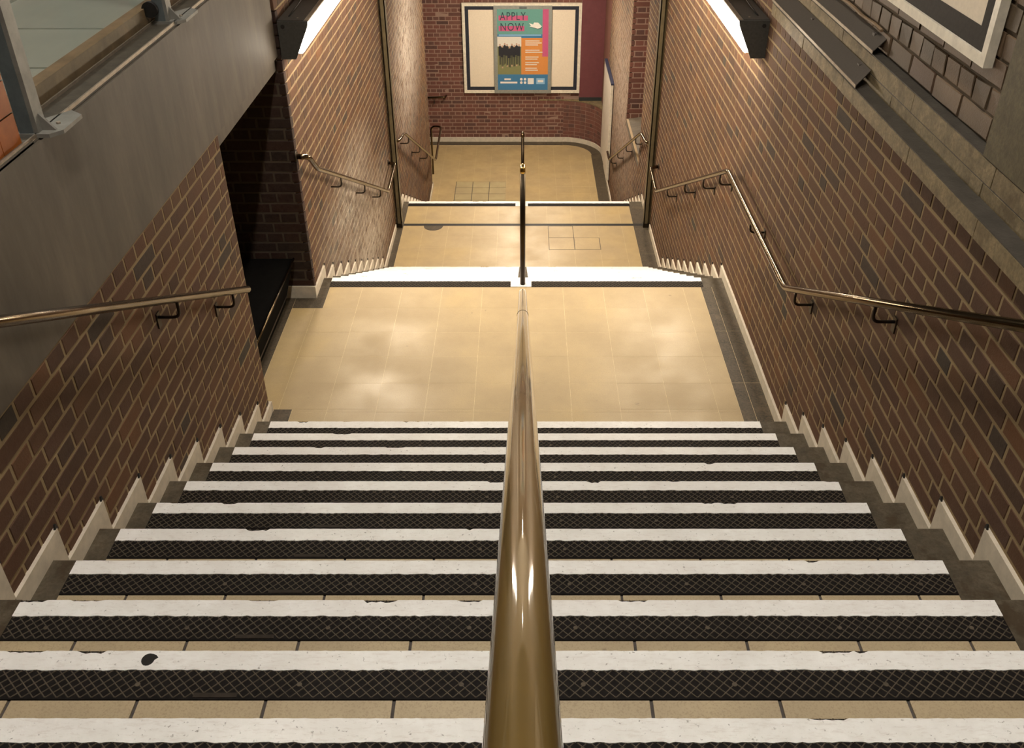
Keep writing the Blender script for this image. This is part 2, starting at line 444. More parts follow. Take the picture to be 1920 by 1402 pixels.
MB().prism([(1.6, 16.22)] + [arcpt(AR - .01, PI / 2 * i / K) for i in range(K + 1)] + [(.3, 16.905), (.3, 17.05), (1.6, 17.05)], -5.49, -5.465, 2).build('coping', M['coping'], cw)
# weathered upper wall on the right, above the stone ledges
X3 = 1.548
YPL = 2.893
brick_wall('wall_right_upper', (X3, 0, 0), (0, 1, 0), [(YPL - .3, 5.6, -1.2, 1.2)], lambda a, b: [(YPL, 5.6)], -1.118, -1.118 + .086 * 16, mat='brick_rough', mort='mortar_dark', course=.086, head=.125, limit=200, jit=.0035, dev=.003, md=.006)
struct('wall_right_pier', MB().box(1.497, 1.75, .4, YPL, -1.118, 1.2), 'plaster')

# ------------------------------------------------------------ stone ledges on the right wall
def ledge_run(name, x0, x1, z0, z1, y0, y1, lens, mat, toplab):
    o = struct(name, MB().box(x0 + .01, x1, y0, y1, z0 + .002, z1 - .006), 'mortar_dark'); y = y0
    i = 0
    while y < y1 - .05:
        e = min(y1, y + lens[i % len(lens)]); q = .0025
        MB().quadbox([(x0 + R.uniform(-.002, .002), y + q, z0), (x1, y + q, z0), (x1, e - q, z0), (x0 + R.uniform(-.002, .002), e - q, z0),
                      (x0, y + q, z1 - .004), (x1, y + q, z1 - .004), (x1, e - q, z1 - .004), (x0, e - q, z1 - .004)]).build('stone', M['coping'], o)
        y = e; i += 1
    MB().box(x0 + .002, x1, y0, y1, z1 - .004, z1).build('top', M['ledge'], o)['label'] = toplab
    return o
ledge_run('trim_1', 1.425, 1.60, -1.305, -1.240, .5, 5.56, (.62, .85, .7), 'coping', 'dusty grey ledge top')
ledge_run('trim_2', 1.497, 1.66, -1.240, -1.190, .5, 5.56, (.9, .78, .66), 'coping', 'dusty grey ledge top')
ledge_run('trim_3', 1.499, 1.66, -1.190, -1.118, .5, 5.56, (.74, .95, .6), 'coping', 'dusty grey ledge top')

# ------------------------------------------------------------ concrete beam, side concourse, ceilings
BXF = -1.452
struct('trim_4', MB().box(-1.60, BXF, .3, 5.60, -1.555, -1.0).box(-1.63, -1.478, YE, 5.61, -1.64, -1.555), 'concrete')
struct('trim_5', MB().box(-1.62, -1.571, 2.3, 6.4, -1.05, -.925), 'kerb')
o = struct('floor_concourse', MB().box(-6, -1.62, 2.2, 9, -1.08, -.9465), 'grout_grey')
x = -1.63
for i in range(7):
    y = 2.2
    for j in range(13):
        MB().box(x - .59 + .008, x - .010, y + .010, y + .520, -.96, -.945).build('tile', M['terrazzo'], o); y += .53
    x -= .6
# dark channel with two bare metal edges on the beam, where the glass stands
ch = struct('trim_6', MB().box(-1.568, -1.462, 2.3, 5.6, -1.0, -.994), 'groove')
MB().box(-1.470, -1.464, 2.35, 5.6, -.994, -.982).build('edge_strip', M['edge'], ch)
MB().box(-1.566, -1.560, 2.35, 5.6, -.994, -.984).build('edge_strip', M['edge'], ch)
struct('ceiling', MB().box(-6, 3, -4, 5.6, 4.4, 4.5), 'dark_wall')
struct('ceiling_middle', MB().box(-1.7, 1.9, 5.6, 9.75, -.6, -.5).box(-6, 3, 5.6, 5.7, -.5, 4.4), 'dark_wall')
struct('ceiling_lower', MB().box(-4, 2.2, 9.7, 17.2, -1.9, -1.8).box(-1.7, 1.9, 9.66, 9.74, -1.9, -.6), 'ceiling')
struct('wall_back', MB().box(-6, 3, -4.1, -4, -1.3, 4.5), 'dark_wall')
struct('wall_concourse', MB().box(-6.1, -6, -4, 9, -1, 4.5).box(-6, -1.7, 9, 9.1, -1, 3.1), 'dark_wall')
struct('wall_right_top', MB().box(1.75, 1.85, -4, 5.6, -1.1, 4.4), 'dark_wall')
struct('wall_recess_back', MB().box(-3.5, -3.4, 4.0, 5.7, -3.3, -1.2).box(-3.4, -1.64, 4.0, 4.05, -3.3, -1.5).box(-3.5, -1.64, 4.0, 5.7, -1.5, -1.4), 'dark_wall')
struct('floor_recess', MB().box(-3.5, -1.66, 4.0, 5.62, -3.3, -3.201), 'border')
struct('wall_hall_left', MB().box(-3.1, -3.0, 13, 17.2, -6.4, -1.8), 'dark_wall')

# ------------------------------------------------------------ niche sill and hall cladding on the right
struct('trim_7', MB().quadbox([(1.443, NI0, -4.45), (1.72, NI0, -4.45), (1.72, NI1, -4.45), (1.443, NI1, -4.45), (1.443, NI0, -4.375), (1.72, NI0, -4.33), (1.72, NI1, -4.33), (1.443, NI1, -4.375)]), 'concrete')
struct('wall_niche_back', MB().box(1.72, 1.8, NI0 - .2, NI1, -4.6, -1.9), 'brick_far')
mc = struct('wall_far_cladding', MB().box(1.03, 1.75, 16.82, 16.90, -5.40, -1.9), 'maroon')
MB().box(1.03, 1.75, 16.815, 16.90, -5.466, -5.40).build('skirting', M['charcoal'], mc)
struct('wall_hall_right', MB().box(1.442, 1.6, 15.7, 16.9, -5.465, -1.9), 'brick_far')

# ------------------------------------------------------------ staircases
def lattice(x0, x1, w, z):
    """raised diamond ribs of one cast nosing, x0..x1 by 0..w (depth, towards -Y from the nose)"""
    mb = MB(); cw, chh = .0265, .026; t = .0021; k = math.floor(x0 / cw) - 8
    sl = cw / chh
    while k * cw < x1 + .3:
        for sg in (1, -1):
            xa = k * cw; xb = xa + sg * w * sl      # from depth 0 to depth w
            d0, d1 = 0.0, w; a, b = xa, xb
            # clip in x
            lo, hi = x0 + .004, x1 - .004
            def xat(d): return xa + sg * d * sl
            ds = sorted(((lo - xa) / (sg * sl), (hi - xa) / (sg * sl))); d0, d1 = max(0, ds[0]), min(w, ds[1])
            if d1 - d0 > .004:
                a, b = xat(d0), xat(d1); h = .0016
                mb.quadbox([(a - t, -d0, z), (a + t, -d0, z), (b + t, -d1, z), (b - t, -d1, z), (a - t * .6, -d0, z + h), (a + t * .6, -d0, z + h), (b + t * .6, -d1, z + h), (b - t * .6, -d1, z + h)])
        k += 1
    return mb
NW, PW = .134, .056
nos_mesh = {}
def nosing_meshes(x0, x1):
    key = (x0, x1)
    if key not in nos_mesh:
        nos_mesh[key] = (MB().box(x0, x1, -NW, 0, -.03, .0015).mesh('nosing', M['nosing']), lattice(x0, x1, NW - .004, .0015).mesh('ribs', M['rib']),
                         [MB().disc((x0 + (x1 - x0) * f, -.095, .001), .006, .0028, 2, 10).mesh('screw', M['rib']) for f in (.08, .36, .64, .92)],
                         MB().box(x0 + (x1 - x0) * .5 - .05, x0 + (x1 - x0) * .5 + .05, -NW + .004, -NW + .016, .001, .0036).mesh('maker_plate', M['plate']))
    return nos_mesh[key]
def stripe(x0, x1, seed):
    """white paint film with chipped edges"""
    r = random.Random(seed); n = int((x1 - x0) / .012); f = []; b = []; chip = 0; amp = r.choice((.1, .5, 1.0))
    for i in range(n + 1):
        if chip <= 0 and r.random() < .035 * amp: chip = r.randint(1, 7); depth = r.uniform(.004, .012)
        d = r.uniform(0, .0012)
        if chip > 0: d += depth * r.uniform(.5, 1); chip -= 1
        f.append(-d); b.append(-PW + r.uniform(-.0018, .0022))
    mb = MB(); z0, z1 = .0012, .0042
    for i in range(n + 1):
        xx = x0 + (x1 - x0) * i / n; skew = .0
        mb.v += [(xx, f[i], z1), (xx, b[i], z1), (xx, f[i], z0), (xx, b[i], z0)]
    for i in range(n):
        a, c = 4 * i, 4 * i + 4
        mb.f += [(a, a + 1, c + 1, c), (a + 1, a + 3, c + 3, c + 1), (a, c, c + 2, a + 2)]; mb.smooth += [False] * 3
    return mb
SX = [(-1.366, -.035), (.04, 1.285)]
def make_flight(name, label, noses, rise, near, tiles, xw=(XL, XR)):
    """noses: list of (y, z) of each tread front edge"""
    root = thing(name, label, 'staircase', (0, noses[0][0], noses[0][1]))
    for i, (y, z) in enumerate(noses):
        st = MB().box(xw[0], xw[1], -T - .03, 0, -rise - .02, -.012).build('step', M['step'], root)
        st.location = (0, y - noses[0][0], z - noses[0][1])
        for xa, xb in ((xw[0], SX[0][0]), (SX[0][1], SX[1][0]), (SX[1][1], xw[1])):
            MB().box(xa, xb, -T, .004, -.03, .0).build('end_slab', M['end_stone'], st)
        for s, (xa, xb) in enumerate(SX):
            ms = nosing_meshes(xa, xb); no = link('nosing', ms[0], st)
            if near:
                link('ribs', ms[1], st)
                for sm in ms[2]: link('screw', sm, st)
                if s == 0: link('maker_plate', ms[3], st)
            q = stripe(xa, xb, i * 7 + s).build('paint_stripe', M['paint'], st)
            if tiles:
                k = -5
                while k < 5:
                    a, b = max(k * .2915 + .004, xa if s == 0 else .02), min((k + 1) * .2915 - .004, xb)
                    if (s == 0 and b <= .03 or s == 1 and a >= 0) and b - a > .03:
                        MB().box(a, b, -T + .0, -NW - .0015, -.02, -.0015).build('tile', M['tile_stair'], st)
                    k += 1
        MB().box(xw[0], xw[1], -T, -.02, -.03, -.006).build('bed', M['grout_dark'], st)
    return root
GUM = None
fl1 = make_flight('staircase', 'upper stair flight nearest the viewer, white nosing stripes over black diamond grating', [(N1 - T * k, -3.06 + RI * k) for k in range(14)], RI, True, True)
fl2 = make_flight('staircase', 'middle stair flight dropping from the first landing, seen only as a stack of white nosings', [(NL1 + T * k, L1 - RI * k) for k in range(1, 10)], RI, False, False, (-1.43, XR))
fl3 = make_flight('staircase', 'lowest stair flight, hidden behind the far white landing edge', [(NL2 + T * k, L2 - R3 * k) for k in range(1, 12)], R3, False, False, (-1.43, XR))
struct('floor_top', MB().box(-1.6, 1.6, -4, N1 - T * 14 + .0, -1.4, -1.245), 'tile_stair')

# ------------------------------------------------------------ floors with single tiles
def tiled(name, z, base, cells, mat='tile', gap=.001, th=.01, grout='grout'):
    mb = MB()
    for b in base: mb.box(b[0], b[1], b[2], b[3], z - .1, z - .0004)
    o = struct(name, mb, grout)
    for a, b, c, d in cells:
        MB().box(a + gap, b - gap, c + gap, d - gap, z - th, z + R.uniform(-.0003, .0003)).build('tile', M[mat], o)
    return o
def grid(x0, x1, y0, y1, tx, ty, oy=0, ox=0):
    xs = [x0] + [ox + tx * k for k in range(-14, 14) if x0 + .02 < ox + tx * k < x1 - .02] + [x1]
    ys = [y0] + [oy + ty * k for k in range(-20, 90) if y0 + .02 < oy + ty * k < y1 - .02] + [y1]
    return [(xs[i], xs[i + 1], ys[j], ys[j + 1]) for i in range(len(xs) - 1) for j in range(len(ys) - 1)]
TX = .2825
c1 = grid(-1.332, 1.257, 3.99, 4.312, TX, .2915, 4.283 - .2915) + grid(-1.569, 1.257, 4.312, 5.466, TX, .2915, 4.575) + grid(-1.361, 1.257, 5.466, NL1 - NW, TX, .2915, 4.575)
f1 = tiled('floor_upper', L1, [(-1.66, XR, 3.95, NL1 - .003)], c1)
def border(o, z, boxes):
    for a, b, c, d in boxes:
        L = d - c; n = max(1, round(L / .62)) if (b - a) < L else 1
        for i in range(n):
            MB().box(a + .001, b - .001, c + L * i / n + .001, c + L * (i + 1) / n - .001, z - .012, z + R.uniform(-.0004, .0004)).build('border_slab', M['border'], o)
border(f1, L1, [(1.257, 1.335, 3.99, NL1 - NW), (1.335, XR, 3.99, NL1 - NW), (-1.45, -1.332, 3.99, 4.312), (-1.66, -1.569, 4.312, 5.62), (-1.569, -1.361, 5.466, 5.62), (-1.43, -1.361, 5.62, NL1 - NW)])
def edge_nosing(o, yn, z, ribs=True):
    for s, (xa, xb) in enumerate(((-1.361 - .005, -.085), (.062, 1.278))):
        MB().box(xa, xb, yn - NW, yn, z - .03, z + .0015).build('nosing', M['nosing'], o)
        if ribs: lattice(xa, xb, NW - .004, .0015).build('ribs', M['rib'], o).location = (0, yn, z)
        stripe(xa, xb, 300 + s + int(yn)).build('paint_stripe', M['paint'], o).location = (0, yn, z)
    MB().box(-.085, .062, yn - NW, yn, z - .03, z + .004).build('white_plate', M['paint'], o)
    MB().box(-1.43, -1.366, yn - NW, yn, z - .03, z).build('end_slab', M['end_stone'], o)
    MB().box(1.278, XR, yn - NW, yn, z - .03, z).build('end_slab', M['end_stone'], o)
edge_nosing(f1, NL1, L1)
GY = 9.745
c2 = grid(-1.361, 1.265, NL1 + 9 * T - .05, GY - .032, TX, .29, GY) + grid(-1.361, 1.265, GY + .032, NL2 - NW, TX, .29, GY)
f2 = tiled('floor_middle', L2, [(-1.43, XR, NL1 + 9 * T - .1, NL2 - .003)], c2)
border(f2, L2, [(1.265, XR, 8.40, NL2 - NW), (-1.43, -1.361, 8.40, NL2 - NW)])
MB().box(-1.43, XR, GY - .03, GY + .03, L2 - .04, L2 + .0002).build('channel', M['rubber'], f2)['label'] = 'black shutter channel across the floor'
MB().prism([(-1.02 + .11 * math.cos(t), GY - .034 + .12 * math.sin(t)) for t in [PI + PI * i / 12 for i in range(13)]], L2 - .001, L2 + .0012, 2).build('patch', M['border'], f2)['label'] = 'dark half round stain'
edge_nosing(f2, NL2, L2, False)
ac = thing('access_cover', 'thin dark outline of a tiled cover right of the middle post on the middle landing', 'cover', (.57, 9.38, L2))
for a, b, c, d in ((.289, .571, 9.12, 9.41), (.571, .853, 9.12, 9.41), (.289, .571, 9.41, 9.705)):
    part('tile', MB().box(a + .004, b - .004, c + .004, d - .004, L2 - .002, L2 + .0016), 'tile', ac)
part('joint', MB().box(.287, .856, 9.118, 9.412, L2 - .003, L2 + .0009).box(.287, .573, 9.412, 9.709, L2 - .003, L2 + .0009), 'grout_dark', ac)
# hall floor
inner = [(-.2, 16.70)]
c3 = [c for c in grid(-3.0, 1.245, 13.4, 16.70, TX, .2915, 14.2) if not (c[0] > .7 and c[3] > 16.25)]
f3 = tiled('floor_lower', L3, [(-3.0, XR, 13.4, 16.90)], c3, gap=.0012)
for i in range(K):
    pass
cp = [arcpt(AR - .185, PI / 2 * i / K) for i in range(K + 1)]
MB().prism([(.7, 16.2)] + [(1.245, 16.2)] + cp + [(.7, 16.72)], L3 - .01, L3 - .0002, 2).build('tile', M['tile'], f3)
border(f3, L3, [(1.245, XR, 13.45, 16.22), (-3.0, .75, 16.715, 16.90)])
MB().prism(cp + [arcpt(AR - .005, PI / 2 * i / K) for i in range(K, -1, -1)], L3 - .01, L3 + .0004, 2).build('border_slab', M['border'], f3)
mh = thing('access_cover', 'square greenish tiled access cover in the lower hall floor', 'cover', (-.72, 14.5, L3))
part('frame', MB().box(-1.135, -.285, 13.95, 14.99, L3 - .01, L3 + .001), 'grout_dark', mh)
for i in range(3):
    for j in range(4):
        part('tile', MB().box(-1.125 + .283 * i, -1.125 + .283 * i + .272, 13.96 + .258 * j, 13.96 + .258 * j + .247, L3, L3 + .003), M['tile_cover'], mh)

# ------------------------------------------------------------ stepped cream skirtings
def skirt(name, x0, x1, ya, yb, h=.065, w=.078, flat_end=None):
    mb = MB(); cuts = []
    ys = [N1 - T * k for k in range(14)] + [NL1 + T * k for k in range(10)] + [NL2 + T * k for k in range(12)]
    ys = sorted(y for y in ys if ya < y < yb - w)
    cur = ya
    for y in ys:
        z = profile(y - .01); z2 = profile(y + .01)
        mb.box(x0, x1, cur, y + w, z - .02, z + h)
        mb.box(x0, x1, y, y + w, z2 + h, z - .02)
        cur = y + w
    z = profile(yb - .01); mb.box(x0, x1, cur, yb, z - .02, z + h)
    o = struct(name, mb, 'skirt'); gp = MB(); inx = x0 + .001 if x0 > 0 else x1 - .001
    for y in ys:
        z = profile(y - .01) + h
        gp.quadbox([(inx, y + w - .012, z - .004), (inx + .006 * (1 if x0 > 0 else -1), y + w - .012, z - .004), (inx + .006 * (1 if x0 > 0 else -1), y + w + .006, z - .004), (inx, y + w + .006, z - .004),
                    (inx, y + w - .004, z + .016), (inx + .006 * (1 if x0 > 0 else -1), y + w - .004, z + .016), (inx + .006 * (1 if x0 > 0 else -1), y + w + .002, z + .016), (inx, y + w + .002, z + .016)])
    if gp.f: gp.build('crevice', M['rubber'], o)['label'] = 'black crevices above the skirting points'
    return o
skirt('baseboard_right', XR, XR + BX + .004, .6, 9.62)
skirt('baseboard_left', XL - BX - .004, XL, .6, YE + .004)
skirt('baseboard_left_middle', -1.428 - BX - .004, -1.428, YP - .012, 9.62)
skirt('baseboard_right_lower', XR, XR + BX + .004, 9.8, 15.7)
skirt('baseboard_left_lower', -1.444 - BX, -1.432, 9.8, 13.4)
struct('baseboard_recess', MB().box(-1.66, -1.426, YP - .014, YP, L1 - .02, L1 + .09), 'skirt')
struct('baseboard_wall_end', MB().box(-1.75, XL + .002, YE, YE + .012, L1 - .02, L1 + .065), 'skirt')
mb = MB(); sp = [arcpt(AR - .012, PI / 2 * i / K) for i in range(K + 1)] + [arcpt(AR + .003, PI / 2 * i / K) for i in range(K, -1, -1)]
mb.prism(sp, L3 - .02, L3 + .085, 2); mb.box(-3.0, .75, YF - .004, YF + .012, L3 - .02, L3 + .085)
struct('baseboard_far', mb, 'skirt')
struct('baseboard_hall_left', MB().box(-1.53, -1.508, 13.6, 14.77, L3 - .02, L3 + .065).box(-1.75, -1.508, 14.75, 14.77, L3 - .02, L3 + .09), 'skirt')

# ------------------------------------------------------------ centre handrails
def slope_rail(name, label, path, r, mats, loc, split=None):
    root = thing(name, label, 'handrail', loc, None)
    return root
rr = .018
r1 = thing('centre_handrail', 'shiny olive brass handrail running straight down the middle towards the viewer', 'handrail', (0, 4.0, L1))
zA = lambda y: -.245 - .4985 * y
p = [(0, y, zA(y)) for y in [-.9 + i * .1 for i in range(47)]] + arc((0, 3.76, zA(3.76)), (0, 4.0, zA(4.0)), (0, 4.02, zA(4.0) - .22), 8)[1:]
part('rail', MB().tube(p, rr, 20), 'brass', r1)
part('post', MB().tube([(0, 4.02, zA(4.0) - .21), (0, 4.02, L1)], rr * .97, 14), 'black_bronze', r1, 'dark lower post')
part('collar', MB().tube([(0, 2.5, zA(2.5)), (0, 2.512, zA(2.512))], rr + .0006, 20), 'bronze', r1, 'joint in the rail')
def centre(label, y0, z0, y1, z1, bm):
    rt = thing('centre_handrail', label, 'handrail', (0, y0, z0)); h = .885
    sl = (z1 - z0) / (y1 - y0 - .1)
    top = z0 + h
    bd = .055; bend = arc((0, y0, top - bd), (0, y0, top), (0, y0 + bd, top + sl * bd), 8)
    part('post', MB().tube([(0, y0, z0), (0, y0, top - bd)], rr, 14), 'black_bronze', rt, 'near-black front post')
    part('bend', MB().tube(bend, rr + .0006, 16), bm, rt, 'bend between post and rail')
    ye = y1; ze = top + sl * (ye - y0)
    part('rail', MB().tube([(0, y0 + bd, top + sl * bd), (0, ye - .15, ze - sl * .15)] + arc((0, ye - .15, ze - sl * .15), (0, ye, ze), (0, ye, ze - .2))[1:], rr, 14), 'brass', rt)
    part('post', MB().tube([(0, ye, ze - .2), (0, ye, z1)], rr, 14), 'black_bronze', rt)
centre('dark middle post and brass handrail standing on the first landing edge', 5.80, L1 + .004, 8.62, L2, 'bend_highlight')
centre('farther thin dark middle post and handrail standing on the second landing edge', 10.30, L2 + .004, 13.7, L3, 'bronze')

# ------------------------------------------------------------ wall handrails with brackets
def wall_rail(label, pts, brackets, wallx, plates=(), bend=.06, mat='bronze'):
    sg = 1 if wallx > 0 else -1
    y0 = min(p[1] for p in pts); zz = pts[0][2]
    root = thing('wall_handrail', label, 'handrail', (pts[0][0], pts[0][1], pts[0][2]))
    path = rounded(pts, bend, 7)
    part('rail', MB().tube(path, .0175, 16), mat, root)
    def at(y):
        for a, b in zip(pts, pts[1:]):
            if min(a[1], b[1]) <= y <= max(a[1], b[1]) and abs(a[1] - b[1]) > .05:
                t = (y - a[1]) / (b[1] - a[1]); return a[0] + t * (b[0] - a[0]), a[2] + t * (b[2] - a[2])
        return pts[0][0], pts[0][2]
    for y in brackets:
        x, z = at(y); m = rounded([(x, y, z - .015), (x, y, z - .085), (wallx, y, z - .085)], .03, 5)
        br = part('bracket', MB().tube(m, .0068, 8), 'bracket', root)
        q = MB().box(min(wallx, wallx - sg * .006), max(wallx, wallx - sg * .006), y - .016, y + .016, z - .13, z - .065).build('wall_plate', M['bracket'], br)
    for pl in plates:
        part('end_rose', MB().tube([pl, (pl[0] - sg * .008, pl[1], pl[2])], .034, 16), 'bracket', root)
    return root
WXR, WXL = XR + BX, XL - BX
hz = lambda y: -1.306 - .4995 * (y - 2.134)
wall_rail('long bronze handrail on the right brick wall, bending level over the first landing',
          [(1.35, .3, hz(.3)), (1.35, 4.19, hz(4.19)), (1.35, 5.79, -2.345), (1.35, 8.78, -3.775), (1.35, 9.30, -3.735), (1.44, 9.34, -3.735)],
          [1.6, 3.074, 4.009, 5.03, 6.0, 6.53, 7.25, 8.1], WXR, [(1.442, 9.34, -3.735)], .05)
wall_rail('bronze handrail on the left brick wall below the grey concrete beam',
          [(-1.36, .3, hz(.3) + .04), (-1.36, 4.02, -2.245)], [1.6, 3.17, 3.80], WXL, [], .04)
wall_rail('bronze handrail of the middle flight on the left wall under the lamp',
          [(-1.44, 5.50 + .13, -2.185), (-1.36, 5.64, -2.19), (-1.36, 5.84, -2.35), (-1.36, 8.78, -3.775), (-1.36, 9.42, -3.74), (-1.44, 9.46, -3.74)],
          [6.56, 7.5, 8.3], WXL, [(-1.438, 5.63, -2.185), (-1.44, 9.46, -3.74)], .04)
wall_rail('thin bronze handrail of the lowest flight on the left, ending in a hooped post',
          [(-1.45, 9.96, -3.70), (-1.38, 10.0, -3.70), (-1.36, 10.36, -3.74), (-1.36, 13.86, -5.44), (-1.385, 15.38, -5.44), (-1.56, 15.40, -5.44), (-1.56, 15.33, -6.27)],
          [10.7, 11.8, 12.65], -1.47, [], .1)
wall_rail('thin bronze handrail of the lowest flight on the right, beside the leaning white board',
          [(1.44, 9.96, -3.72), (1.38, 10.0, -3.72), (1.36, 10.36, -3.74), (1.36, 13.95, -5.47), (1.36, 14.3, -5.47)], [10.8, 11.73, 12.72, 13.6], WXR, [], .05)
hk = thing('wall_handrail', 'short dark handrail end on the far brick wall left of the poster frame', 'handrail', (-1.6, 16.82, -5.42))
part('rail', MB().tube(rounded([(-2.9, 16.82, -5.43), (-1.42, 16.82, -5.40), (-1.40, 16.91, -5.40)], .04), .02, 12), 'bronze', hk)
part('bracket', MB().tube(rounded([(-1.62, 16.82, -5.42), (-1.62, 16.82, -5.52), (-1.62, 16.91, -5.52)], .03), .008, 8), 'bracket', hk)
gb = part('bracket', MB().box(-1.43, -1.405, XR * 0 + 4.0, 4.03, 0, 0.001), 'bracket', r1) if False else None

# ------------------------------------------------------------ shutter guide posts on the middle landing
for sx, lab in ((-1, 'slim dark vertical shutter guide on the left wall of the middle landing'), (1, 'slim olive vertical shutter guide on the right wall of the middle landing')):
    a = 1.375 if sx > 0 else -1.432; b = a + .058; y = GY - .07
    g = thing('shutter_guide', lab, 'post', ((a + b) / 2, y, L2))
    part('channel', MB().box(a, b, y, y + .012, L2, -1.95).box(a, a + .01, y, y + .11, L2, -1.95).box(b - .01, b, y, y + .11, L2, -1.95), 'pole', g)
    part('flange', MB().box((a + b) / 2 - .012, (a + b) / 2 + .012, y - .006, y, L2 + .05, -1.95), 'pole', g)
    part('foot', MB().box(a - .004, b + .004, y - .008, y + .05, L2, L2 + .05), 'bracket', g)

# ------------------------------------------------------------ wedge shaped wall lamps
def lamp(label, sg, wallx, y0, y1):
    X = lambda d: wallx - sg * d
    root = thing('wall_lamp', label, 'lamp', (wallx, y0, -1.57), 'slanted wall lamps over the middle flight')
    body = [(X(0), -1.356), (X(.178), -1.356), (X(.172), -1.39), (X(.085), -1.572), (X(0), -1.572)]
    if sg < 0: pass
    part('body', MB().prism([(X(0), -1.36), (X(.165), -1.36), (X(.158), -1.40), (X(.075), -1.565), (X(0), -1.565)], y0 + .012, y1, 1), 'lamp_body', root)
    ep = part('end_plate', MB().prism(body, y0, y0 + .012, 1), 'lamp_body', root)
    MB().disc((X(.03), y0 - .003, -1.385), .012, .004, 1).build('screw', M['rubber'], ep)
    ln = part('diffuser', MB().prism([(X(.171), -1.402), (X(.185), -1.415), (X(.130), -1.535), (X(.118), -1.542), (X(.090), -1.538)], y0 + .014, y1 - .012, 1), 'lens', root, 'glowing white diffuser')
    part('lip', MB().box(min(X(.158), X(.182)), max(X(.158), X(.182)), y0 + .01, y1, -1.356, -1.349), 'edge', root, 'tan cover lip')
    part('lid', MB().box(min(X(0), X(.15)), max(X(0), X(.15)), y0 + .012, y1, -1.36, -1.352), 'lamp_body', root)
    part('rivet', MB().disc((X(.11), y0 + .06, -1.352), .006, .004, 2), 'edge', root)
    part('cable', MB().tube(rounded([(X(.05), y0 + .10, -1.35), (X(.06), y0 + .35, -1.335), (X(.03), y0 + .8, -1.34)], .1), .004, 6), 'rubber', root)
lamp('glowing slanted wall lamp at upper left beside the concrete beam', -1, -1.428, 5.60, 8.8)
lamp('glowing slanted wall lamp at upper right beside the stone ledges', 1, 1.441, 5.62, 8.8)

# overhead fittings out of the frame, hung where the stair hall has them; the concourse one is added
def batten(label, x, y, z, L, e, w=.14, tint=WARM):
    rt = thing('ceiling_light', label, 'lamp', (x, y, z), 'ceiling battens')
    part('housing', MB().box(x - w / 2, x + w / 2, y - L / 2, y + L / 2, z + .03, z + .1), 'lamp_body', rt)
    part('diffuser', MB().box(x - w / 2 + .01, x + w / 2 - .01, y - L / 2 + .01, y + L / 2 - .01, z, z + .03), emis('batten_glow', tint, e), rt)
    part('hanger', MB().box(x - .01, x + .01, y - .01, y + .01, z + .1, z + .5), 'lamp_body', rt)
batten('ceiling batten hanging high above the upper stair flight', 0, .4, 3.6, .8, E_OVER, .16, COOL)
batten('ceiling batten hanging high above the first landing', 0, 3.1, 3.6, .8, E_OVER * .6, .16, COOL)
batten('ceiling batten above the lower hall', 0, 14.8, -2.75, 1.2, E_LOW)
batten('ceiling batten above the lowest stair flight', 0, 12.0, -2.15, 1.6, E_LOW * .42, .3)
batten('ceiling batten above the middle landing', 0, 8.7, -.95, .8, E_LOW * .5)
batten('unseen batten added to brighten the side concourse', -3.2, 4.6, 2.6, 1.5, 95, .16, (1, .98, .88))  # added fill light for the concourse floor, no fitting is seen there

# ------------------------------------------------------------ glass balustrade with steel posts, orange tiles
def rail_post(label, y, x0=-1.515, big=False):
    rt = thing('balustrade_post', label, 'post', (-1.51, y, -1.0), None)
    part('post', MB().box(x0, x0 + .042, y, y + .05, -.99, .45), 'steel', rt)
    part('flange', MB().box(x0 + .042, x0 + .056, y + .004, y + .062, -.99, .45), 'steel_light', rt, 'paler steel flange')
    q = .055 if not big else .085
    part('foot_plate', MB().prism([(x0 - .01, y - .004), (x0 + .09, y - .004), (x0 + .118, y + .035), (x0 + .118, y + .12 + q), (x0 + .07, y + .16 + q), (x0 - .01, y + .10)], -.994, -.982, 2), 'steel_light', rt, 'light grey foot plate')
    part('gusset', MB().prism([(x0 + .056, -.982), (x0 + .098, -.982), (x0 + .056, -.93)], y + .03, y + .04, 1), 'steel_light', rt)
    part('bolt', MB().disc((x0 + .08, y + .09, -.984), .007, .008, 2, 8), 'edge', rt)
    if big: part('clamp', MB().disc((x0 - .005, y - .03, -.93), .032, .02, 1, 18), 'rubber', rt, 'round black rubber clamp')
    return rt
rail_post('blue grey steel balustrade post beside the orange tiles', 2.715)
rail_post('blue grey steel balustrade post with wide foot plate and black clamp, top left', 4.06, -1.545, True)
gp = thing('glass_panel', 'clear glass balustrade panel between the two steel posts', 'glass', (-1.568, 3.4, -.99))
part('pane', MB().box(-1.5655, -1.5615, 2.775, 4.03, -.985, .35), 'glass', gp)
ot = struct('wall_parapet', MB().box(-1.62, -1.489, .6, 2.66, -1.0, -.2), 'grout_grey')
MB().box(-1.489, -1.462, .6, 2.68, -1.0, -.988).build('fillet', M['concrete'], ot)
for i in range(9):
    for j in range(8):
        y1 = 2.655 - .112 * i; z0 = -.988 + .094 * j
        MB().box(-1.493, -1.483 + R.uniform(-.0006, .0006), y1 - .108, y1, z0, z0 + .089).build('tile', M['orange'], ot)

